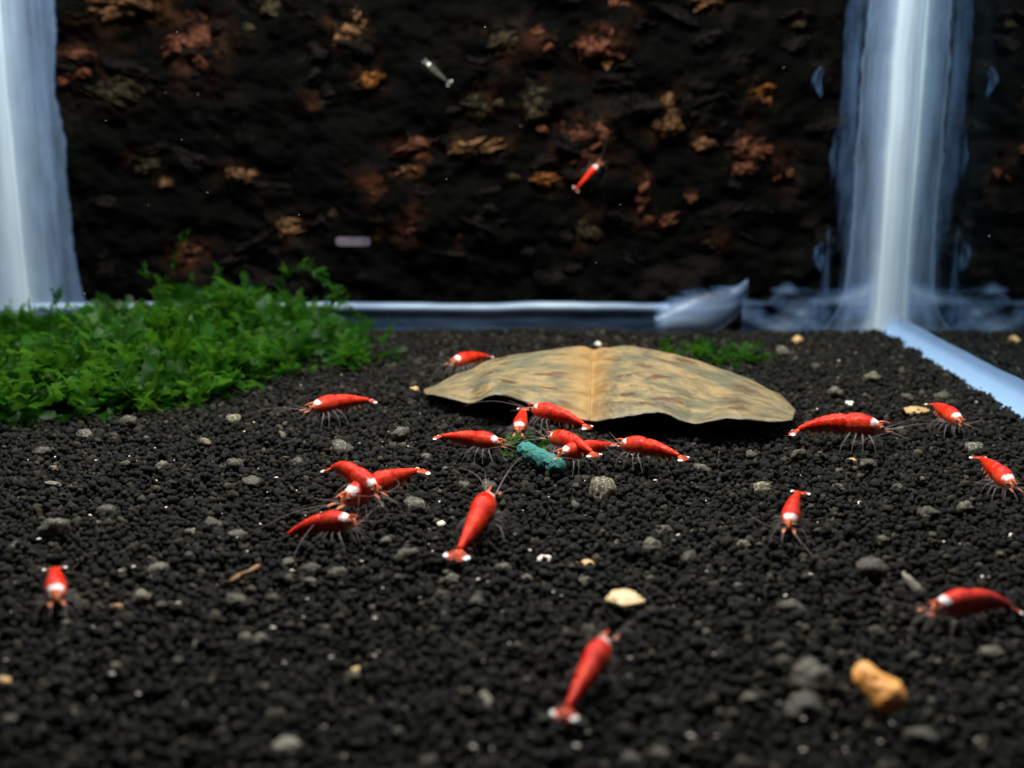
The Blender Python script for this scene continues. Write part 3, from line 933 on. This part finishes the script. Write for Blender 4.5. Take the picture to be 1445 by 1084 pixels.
# ------------------------------------------------------------------ shrimps
TT = [0.055, 0.08, 0.11, 0.15, 0.20, 0.27, 0.34, 0.40, 0.44, 0.52, 0.60, 0.68, 0.76, 0.83, 0.88, 0.90]
RR = [0.008, 0.036, 0.057, 0.080, 0.100, 0.115, 0.119, 0.110, 0.093, 0.094, 0.081, 0.066, 0.052, 0.039, 0.030, 0.012]
SEG = [0.42, 0.50, 0.58, 0.655, 0.725, 0.79, 0.89]
AX = 0.20                                            # height of the body axis above the feet
def spine(t, bend, hump, droop):
    x = 0.5 - t
    y = bend * max(0, t - 0.35) ** 2 * 1.6
    z = AX + hump * math.sin(math.pi * min(1, max(0, (t - 0.05) / 0.85))) - droop * max(0, t - 0.55) ** 2 * 2.0
    return Vector((x, y, z))
def shrimp_meshes(seed, bend, hump, droop, mat, grey=False):
    rg = random.Random(seed)
    sp_ = lambda t: spine(t, bend, hump, droop)
    parts = []
    NT_, NA = 66, 28
    V, WH, FA, AL = [], [], [], []
    for i in range(NT_):
        t = 0.055 + 0.845 * i / (NT_ - 1)
        r = float(np.interp(t, TT, RR))
        if t > SEG[0]:
            for a, b in zip(SEG[:-1], SEG[1:]):
                if a <= t < b:
                    r *= 0.955 + 0.085 * (t - a) / (b - a)
        sc_, seg = 0.0, 0.0
        for a, b in zip(SEG[:-1], SEG[1:]):
            if a <= t < b and t < 0.8:
                sc_ = 0.06 + 0.24 * math.sin(math.pi * (t - a) / (b - a))
                seg = max(0, 1 - (b - t) / 0.016)
        c = sp_(t)
        tan = (sp_(t - 0.01) - sp_(t + 0.01)).normalized()
        side = Vector((0, 0, 1)).cross(tan).normalized()
        up = tan.cross(side)
        for k in range(NA):
            th = 2 * math.pi * k / NA                # 0 = top
            ct, st = math.cos(th), math.sin(th)
            hh = r * (1.0 if ct > -0.2 else 0.98 + sc_)
            p = c + up * (ct * hh) + side * (st * r * 0.80 * (1 if ct > -0.3 else 0.92))
            V.append(p)
            nz = mnoise.noise(Vector((t * 22, th * 2.5, seed)))
            ang = th if th < math.pi else 2 * math.pi - th
            w = 1 - min(1, max(0, (abs(t - (0.160 + 0.022 * ang)) - 0.026 - 0.014 * nz) / 0.010))
            w *= 1 - min(1, max(0, (ang - 0.95 - 0.35 * nz) / 0.18))
            if abs(t - 0.435) < 0.010 and rg.random() < 0.0: w = 1
            WH.append(w)
            fa = max(0, min(1, (0.155 + 0.02 * ang - t + 0.02 * nz) / 0.05))
            fa = max(fa, 0.85 * max(0, min(1, (ang - 2.0 + 0.25 * nz) / 0.6)) * (1 if t < 0.8 else 0.3))
            if 0.18 < t < 0.42 and ang > 0.7:
                fa = max(fa, 0.20 * min(1, (ang - 0.7) / 0.8) * (1 + nz))
            FA.append(min(1, max(fa, 0.15 * seg)))
            AL.append((0.22 if grey and w < 0.5 else 1.0) * (1 - 0.4 * max(0, min(1, (ang - 1.9) / 0.9))) * (1 if w > 0.3 or t > 0.16 else 0.75))
    F = grid_faces(NT_, NA, True)
    F.append(tuple(range(NA))[::-1]); F.append(tuple(range(len(V) - NA, len(V))))
    me = mesh('body', V, F, True, mat, 1.0)
    for k, vals in (('white', WH), ('face', FA), ('alpha', AL)):
        point_attr(me, k, vals)
    parts.append(('body', me, None))
    def plain(name, v, f, m, parent=None):
        if grey and m in (M['limb'], M['feeler']):
            m = M['limb_faint']
        me = mesh(name, v, f, True, m, 1.0)
        parts.append((name, me, parent))
        return me
    def coloured(name, v, f, white, face, alpha, parent=None):
        me = plain(name, v, f, mat, parent)
        point_attr(me, 'white', white); point_attr(me, 'face', face); point_attr(me, 'alpha', alpha)
    # rostrum: the toothed beak above the eyes
    b = sp_(0.14) + Vector((0, 0, 0.058))
    pth = [b + Vector((d, 0, dz)) for d, dz in ((0, 0), (0.03, 0.010), (0.07, 0.012), (0.11, 0.004), (0.15, -0.006))]
    v, f = tube(pth, [0.016, 0.014, 0.010, 0.006, 0.001], 7)
    coloured('rostrum', v, f, [0] * len(v), [0.55] * len(v), [0.9] * len(v))
    hd = sp_(0.10)
    for s_ in (-1, 1):
        v, f = ico(2)
        plain('eye', [hd + Vector((0.012, s_ * 0.058, 0.030)) + q * 0.019 for q in v], f, M['eye'])
        v, f = tube([hd + Vector((-0.01, s_ * 0.025, 0.022)), hd + Vector((0.008, s_ * 0.05, 0.029))], [0.014, 0.012], 6)
        coloured('eye_stalk', v, f, [0] * len(v), [1] * len(v), [1] * len(v))
        # long feelers
        a0 = hd + Vector((0.04, s_ * 0.03, -0.015))
        sw, up_ = s_ * rg.uniform(0.25, 0.75), rg.uniform(-0.10, 0.16)
        back = rg.random() < 0.35
        pth = []
        for i in range(15):
            u = i / 14
            ln = 0.85
            if back:
                pth.append(a0 + Vector((0.16 * math.sin(u * 2.6) - 0.55 * u * u, s_ * 0.42 * u ** 0.8, 0.10 * math.sin(u * 3) - 0.08 * u)))
            else:
                pth.append(a0 + Vector((ln * u * (1 - 0.25 * abs(sw) * u), sw * u ** 1.3 * 0.7, up_ * u + 0.08 * math.sin(u * 2.4) - 0.13 * u * u)))
        v, f = tube(pth, [0.0052 * (1 - 0.72 * i / 14) for i in range(15)], 5)
        plain('antenna', v, f, M['feeler'])
        for q in range(2):
            sw2 = s_ * rg.uniform(0.05, 0.3)
            pth = [a0 + Vector((0.24 * i / 7, sw2 * (i / 7) * 0.5, (0.10 if q else -0.05) * (i / 7) + 0.02)) for i in range(8)]
            v, f = tube(pth, [0.006 * (1 - 0.75 * i / 7) for i in range(8)], 5)
            plain('antennule', v, f, M['feeler'])
        # antennal scale beside the mouth
        c = hd + Vector((0.045, s_ * 0.035, -0.006))
        vv_ = []
        for i in range(7):
            t = i / 6
            w = 0.018 * math.sin(math.pi * (0.15 + 0.8 * t))
            vv_ += [c + Vector((0.10 * t, s_ * (0.01 + 0.012 * t) - w, 0.006 * math.sin(3 * t))), c + Vector((0.10 * t, s_ * (0.01 + 0.012 * t) + w, 0.004 - 0.008 * t))]
        coloured('antennal_scale', vv_, grid_faces(7, 2), [0] * 14, [0.9] * 14, [0.6] * 14)
        # feeding limbs under the head, then walking legs
        for q in range(2):
            a = sp_(0.16 + 0.05 * q) + Vector((0, s_ * 0.03, -0.055))
            k1 = a + Vector((0.045, s_ * 0.03, -0.045 + 0.015 * q))
            k2 = k1 + Vector((0.035 - 0.01 * q, s_ * 0.012, -0.055))
            k3 = k2 + Vector((0.012, -s_ * 0.012, -0.045))
            v, f = tube([a, k1, k2, k3], [0.012, 0.010, 0.009, 0.004], 6)
            plain('feeding_limb', v, f, M['limb'])
        for q in range(4):
            t0 = 0.23 + 0.05 * q
            a = sp_(t0) + Vector((0, s_ * 0.045, -0.075))
            fw = 0.07 - 0.05 * q + rg.uniform(-0.02, 0.02)
            k1 = a + Vector((fw * 0.5, s_ * (0.085 + 0.01 * q), -0.005))
            k2 = k1 + Vector((fw * 0.7, s_ * 0.045, -0.07))
            k3 = Vector((k2.x + fw * 0.4, k2.y + s_ * 0.012, 0.0 - 0.012))
            v, f = tube([a, a.lerp(k1, 0.6) + Vector((0, 0, 0.008)), k1, k2, k3], [0.0105, 0.010, 0.009, 0.008, 0.004], 6)
            plain('walking_leg', v, f, M['limb'])
        for q in range(5):
            t0 = 0.46 + 0.07 * q
            c = sp_(t0) + Vector((0, s_ * 0.030, -float(np.interp(t0, TT, RR)) * 0.98))
            vv_ = []
            for i in range(5):
                u = i / 4
                w = 0.017 * math.sin(math.pi * (0.2 + 0.75 * u))
                vv_ += [c + Vector((-0.02 * u - w, s_ * 0.012 * u, -0.055 * u)), c + Vector((-0.02 * u + w, s_ * 0.012 * u + 0.002, -0.055 * u))]
            coloured('swimmeret', vv_, grid_faces(5, 2), [0] * 10, [0.85] * 10, [0.55] * 10)
    # tail fan: telson and four blades
    te = sp_(0.885)
    tg = (sp_(0.90) - sp_(0.86)).normalized()
    sd = Vector((0, 0, 1)).cross(-tg).normalized()
    for q, (ang, ln, wd) in enumerate(((0, 0.115, 0.016), (0.38, 0.125, 0.026), (-0.38, 0.125, 0.026), (0.85, 0.13, 0.028), (-0.85, 0.13, 0.028))):
        d = (tg * math.cos(ang) + sd * math.sin(ang)).normalized()
        e = Vector((0, 0, 1)).cross(d).normalized()
        vv_, wh, al = [], [], []
        n = 10
        for i in range(n):
            u = i / (n - 1)
            w = wd * (0.35 + 0.95 * u) * math.sqrt(max(0.02, 1 - max(0, (u - 0.72) / 0.29) ** 2)) if q else wd * (1 - 0.75 * u)
            for s_ in (-1, 0, 1):
                vv_.append(te + d * (ln * u) + e * (w * s_) + Vector((0, 0, (0.009 if s_ == 0 else 0.0) - 0.016 * u + 0.002 * abs(q - 2))))
                tip = 1.0 if (u > 0.72 and q >= 3) else 0.0
                wh.append(tip)
                al.append(1.0 if tip or u < 0.3 else 0.45)
        coloured('tail_blade', vv_, grid_faces(n, 3), wh, [0.35] * len(vv_), al)
    return parts
def tail_at(head, px, py, L):
    """point on the line of sight of the tail that lies L from the head"""
    d = ray(px, py).normalized()
    o = Vector((0, 0, CAM_H)) - head
    b, c = o.dot(d), o.dot(o) - L * L
    q = b * b - c
    if q <= 0:
        return None
    return [Vector((0, 0, CAM_H)) + d * (-b + s_ * math.sqrt(q)) for s_ in (-1, 1)]
def shrimp(head, tail, label, bend=0.0, hump=0.03, droop=0.0, seed=1, up=None, mat='shrimp', name='red_shrimp', group='red shrimps'):
    fwd = (head - tail)
    L = fwd.length
    fwd.normalize()
    up = up or Vector((0, 0, 1))
    side = up.cross(fwd).normalized()
    upv = fwd.cross(side)
    mid = (head + tail) / 2 - upv * (AX * L)
    root = empty(name, (0, 0, 0))
    rot = Matrix((fwd, side, upv)).transposed()
    root.matrix_world = Matrix.LocRotScale(mid * S, rot.to_quaternion(), Vector([L * S] * 3))
    for nm, me, _ in shrimp_meshes(seed, bend, hump, droop, M[mat], mat == 'shrimp_grey'):
        link(nm, me, root)
    tag(root, label, 'shrimp', group)
    print('shrimp %-60s L=%.2f' % (label[:60], L))
    return root
SH = [  # head px, py, z; tail px, py, z; bend, hump, droop; label
    ((634, 514, .75), (692, 501, 1.0), 0, .03, 0, 'small red shrimp behind the left tip of the dead leaf'),
    ((430, 580, .55), (528, 562, .60), .1, .04, 0, 'red shrimp alone on soil before the green moss, tail toward leaf'),
    ((716, 630, .48), (615, 613, .55), -.1, .03, 0, 'red shrimp with raised tail facing the teal pellet from its left'),
    ((731, 614, .45), (741, 574, .95), 0, .02, 0, 'small red shrimp seen head-on between leaf edge and teal pellet'),
    ((744, 577, .85), (834, 599, .60), 0, .035, .1, 'red shrimp tucked under the front edge of the dead leaf'),
    ((770, 618, .60), (848, 640, .45), .1, .05, 0, 'red shrimp at the teal pellet, half hidden behind another shrimp'),
    ((781, 646, .48), (876, 630, .62), -.15, .05, -.1, 'red shrimp feeding on the teal pellet, overlapping the one behind'),
    ((868, 628, .55), (970, 644, .42), 0, .045, .05, 'red shrimp with face to another shrimp\'s tail beside the pellet'),
    ((1258, 608, .58), (1112, 599, .58), 0, .05, .2, 'longest red shrimp, stretched out at the right end of the leaf'),
    ((1360, 600, .42), (1308, 568, .72), .1, .03, 0, 'red shrimp by the glass with a tan chip behind its tail'),
    ((1434, 692, .40), (1378, 642, .78), 0, .02, 0, 'red shrimp climbing down near the side glass, tail raised'),
    ((1113, 750, .38), (1122, 690, .95), .1, .02, 0, 'lone red shrimp facing forward with legs spread on open soil'),
    ((538, 700, .62), (456, 646, 1.45), .1, .05, .4, 'red shrimp with lifted tail climbing across another shrimp'),
    ((474, 714, .45), (594, 658, .72), .1, .03, 0, 'red shrimp lying under another shrimp that climbs across it'),
    ((510, 738, .50), (398, 752, .38), -.1, .05, .1, 'orange-cheeked red shrimp just in front of the two crossed shrimps'),
    ((695, 696, .72), (650, 788, .25), .08, .03, 0, 'red shrimp seen from behind with fanned tail on mid soil'),
    ((80, 852, .40), (77, 798, .85), 0, .02, 0, 'red shrimp facing forward near a small brown shell bit'),
    ((1306, 864, .42), (1440, 846, .42), 0, .05, .2, 'red shrimp with pale face beside a thin upright grey shard'),
    ((860, 898, .62), (798, 1014, .20), .05, .03, 0, 'red shrimp seen from behind near the pale tan flake'),
]
for k, (h, t, bend, hump, droop, lab) in enumerate(SH):
    hp, tp = on_floor(*h), on_floor(*t)
    if (hp - tp).length < 2.1:
        r2 = tail_at(hp, t[0], t[1], 2.15)
        if r2:
            tp = min(r2, key=lambda q: abs(q.z - t[2]))
            print('   tail moved to z=%.2f' % tp.z)
    shrimp(hp, tp, lab, bend, hump, droop, seed=30 + k)
shrimp(on_back(847, 229, BACK_Y - 0.5), on_back(811, 269, BACK_Y - 0.5), 'small red shrimp clinging high on the rock backdrop', 0, .03, 0, 61, Vector((0, -1, 0)))
shrimp(on_back(599, 86, BACK_Y - 0.5), on_back(636, 119, BACK_Y - 0.5), 'pale grey see-through shrimp with white head on the rock backdrop', 0, .03, 0, 62,
       Vector((0, -1, 0)), 'shrimp_grey', 'grey_shrimp', None)

# ------------------------------------------------------------------ food pellet and debris
def pellet():
    a, b = on_floor(733, 632, 0.42), on_floor(794, 662, 0.24)
    n, m = 60, 40
    V = []
    L = (b - a).length
    d = (b - a).normalized()
    s_ = d.cross(Vector((0, 0, 1))).normalized()
    u_ = s_.cross(d)
    for i in range(n):
        t = i / (n - 1)
        r = 0.225 * math.sqrt(max(0.0, 1 - max(0, abs(t - 0.5) * 2 - 0.72) ** 2 / 0.079)) if 0 < t < 1 else 0.02
        for k in range(m):
            th = 2 * math.pi * k / m
            q = s_ * math.cos(th) + u_ * math.sin(th)
            rr = r * (1 + 0.16 * fbm(Vector((t * 9, q.x * 2.5, q.z * 2.5)), 4)) + 0.035 * fbm(Vector((t * 30, q.x * 7, q.z * 7)), 3)
            V.append(d * (L * t) + q * max(rr, 0.01))
    F = grid_faces(n, m, True) + [tuple(range(m))[::-1], tuple(range((n - 1) * m, n * m))]
    o = link('food_pellet', mesh('food_pellet', V, F, True, M['pellet']))
    o.location = a * S
    tag(o, 'teal green stick of shrimp food lying on the soil among shrimps', 'food')
pellet()
def chip(name, label, cat, px, py, wpx, hpx, mat, seed, thick=0.25, yaw=0.0, tilt=0.3, bean=0.0, group=None, sharp=0.35):
    """flat or bean-shaped crumb, really lying on the soil"""
    p = on_floor(px, py, 0.08)
    a = dist_px(p, wpx) / 2
    b = dist_px(p, hpx) / 2 * 1.5
    v, f = ico(4 if wpx > 30 else 3)
    o3 = Vector((seed * 3.1, seed * 1.7, seed))
    V = []
    for q in v:
        d = 1 + sharp * fbm(q * 1.4 + o3, 3) + 0.1 * fbm(q * 5 + o3, 2)
        x, y, z = q.x * a * d, q.y * b * d, q.z * max(a, b) * thick * d
        if bean:
            y += bean * a * (q.x * q.x - 0.4)
        V.append(Vector((x, y, z)))
    o = link(name, mesh(name, V, f, True, M[mat]))
    o.location = Vector((p.x, p.y, top_z(p.x, p.y) + max(a, b) * thick * 0.55)) * S
    o.rotation_euler = (tilt, 0, yaw)
    if mat == 'cream':
        o.location.z += 0.14 * S
    return tag(o, label, cat, group)
def crumb():
    a, b = on_floor(1208, 938, 0.66), on_floor(1274, 1000, 0.20)
    n, m = 34, 28
    d = (b - a).normalized(); L = (b - a).length
    s_ = d.cross(Vector((0, 0, 1))).normalized(); u_ = s_.cross(d)
    V = []
    for i in range(n):
        t = i / (n - 1)
        e = math.sqrt(max(0.003, 1 - (2 * t - 1) ** 4))
        r = e * (0.275 + 0.05 * math.sin(t * 5.0 + 3.6))
        c = d * (L * t) + s_ * (0.07 * math.sin(math.pi * t))
        for k in range(m):
            th = 2 * math.pi * k / m
            q = s_ * math.cos(th) + u_ * math.sin(th) * 0.85
            V.append(c + q * r * (1 + 0.22 * fbm(Vector((t * 3.0, q.x * 1.5, q.z * 1.5)), 4)))
    F = grid_faces(n, m, True) + [tuple(range(m))[::-1], tuple(range((n - 1) * m, n * m))]
    o = link('food_crumb', mesh('food_crumb', V, F, True, M['orange']))
    o.location = a * S
    tag(o, 'big bright orange bean-shaped crumb on the near soil', 'crumb')
crumb()
chip('tan_flake', 'pale tan flake lying flat between open soil and a shrimp', 'flake', 882, 862, 46, 22, 'cream', 8, 0.22, -0.45, 0.35)
chip('white_sliver', 'bright white sliver on open soil below the teal pellet', 'sliver', 764, 787, 26, 10, 'white', 5, 0.25, -0.25)
chip('tan_shell', 'small ragged tan shell bit next to the bright white sliver', 'shell bit', 827, 791, 28, 12, 'tan', 6, 0.2, -0.5)
chip('white_sliver', 'bright white sliver beside the lone shrimp with spread legs', 'sliver', 1217, 708, 22, 8, 'white', 7, 0.25, -0.35)
chip('tan_chip', 'flat tan wood chip behind the tail of a shrimp by glass', 'chip', 1293, 577, 32, 12, 'tan', 8, 0.2, 0.0, 0.3)
chip('tan_curl', 'tiny pale tan curl on soil below the right part of leaf', 'curl', 1017, 629, 8, 12, 'tan', 9, 0.3, 0.1, 0.6)
chip('yellow_grain', 'small yellow grain alone on the near dark soil', 'grain', 503, 935, 20, 9, 'tan', 10, 0.5, 0.6)
chip('grey_chip', 'large squarish pale grey chip on the nearest soil', 'chip', 404, 1052, 36, 18, 'stone_grey', 11, 0.35, 0.3, 0.5)
chip('brown_shell', 'small brown shell bit near a shrimp that faces forward', 'shell bit', 171, 850, 36, 8, 'twig', 12, 0.22, -0.35)
chip('pale_sliver', 'thin pale greenish sliver on soil before the moss', 'sliver', 75, 685, 26, 5, 'stone_grey', 13, 0.25, -0.35)
chip('yellow_grain', 'round yellow grain at the left tip of the dead leaf', 'grain', 585, 547, 14, 8, 'tan', 14, 0.7, 0.2)
chip('white_flake', 'tiny white flake left of the shrimp seen from behind with fanned tail', 'flake', 622, 732, 13, 9, 'white', 15, 0.6, 0.1)
chip('white_sliver', 'white upright sliver below the two crossed shrimps', 'sliver', 540, 716, 9, 18, 'white', 16, 0.3, 0.2, 0.9)
chip('pale_shard', 'pale grey shard on the near soil left of a shrimp\'s tail', 'shard', 685, 995, 17, 22, 'stone_grey', 17, 0.4, 0.2, 0.5)
chip('thin_shard', 'thin upright grey shard before the pale-faced shrimp', 'shard', 1290, 826, 12, 30, 'stone_grey', 18, 0.3, 0.5, 0.5)
chip('white_sliver', 'white sliver near the side glass below the climbing-down shrimp', 'sliver', 1427, 751, 26, 6, 'white', 19, 0.2, -0.5)
chip('tan_grain', 'tiny tan grain between yellow grain and a shrimp seen from behind', 'grain', 764, 955, 10, 8, 'tan', 20, 0.7, 0.1)
chip('yellow_grain', 'yellowish grain on near soil at the foot of the moss side glass', 'grain', 5, 957, 20, 12, 'tan', 21, 0.6, 0.1)
chip('white_crumb', 'white crumb on soil behind the crest of the dead leaf', 'crumb', 844, 484, 10, 9, 'white', 22, 0.7, 0.1)
chip('yellow_grain', 'yellow grain below the belly of the longest shrimp', 'grain', 1203, 651, 11, 7, 'tan', 23, 0.6, 0.1)
chip('white_flake', 'pale flake on soil right of the dead leaf above longest shrimp', 'flake', 1200, 567, 13, 9, 'white', 24, 0.6, 0.3)
chip('orange_grain', 'orange-tan grain near the corner of back wall and side glass', 'grain', 1126, 478, 16, 10, 'tan', 25, 0.6, 0.2)
def twig():
    a, b = on_floor(322, 823, 0.12), on_floor(366, 796, 0.18)
    pth = [a.lerp(b, k / 9) + Vector((0.03 * math.sin(k), 0.02 * math.cos(k * 1.7), 0.03 * math.sin(k * 0.7))) for k in range(10)]
    for q in pth:
        q.z = max(q.z, top_z(q.x, q.y) + 0.02)
    v, f = tube([q - a for q in pth], [0.03, 0.05, 0.055, 0.04, 0.032, 0.03, 0.034, 0.06, 0.055, 0.015], 7)
    o = link('twig', mesh('twig', v, f, True, M['twig']))
    o.location = a * S
    tag(o, 'thin brown twig lying slanted on the near soil', 'twig')
twig()

# floating specks in the water
sr = random.Random(4)
V, F = [], []
bv, bf = ico(1)
for k in range(22):
    y = sr.uniform(30, 47.5)
    p = on_back(sr.uniform(0, 1445), sr.uniform(0, 430), y)
    if not (LEFT_X + 0.5 < p.x < RIGHT_X - 0.5) or p.z < 0.8:
        continue
    r = sr.choice((0.010, 0.012, 0.014, 0.018))
    b = len(V)
    V += [p + Vector((q.x * r * 1.4, q.y * r, q.z * r)) for q in bv]
    F += [tuple(b + t for t in ff) for ff in bf]
o = link('floating_specks', mesh('floating_specks', V, F, True, M['speck']))
o['kind'] = 'stuff'
tag(o, 'tiny pale specks drifting in the water before the backdrop', 'specks')
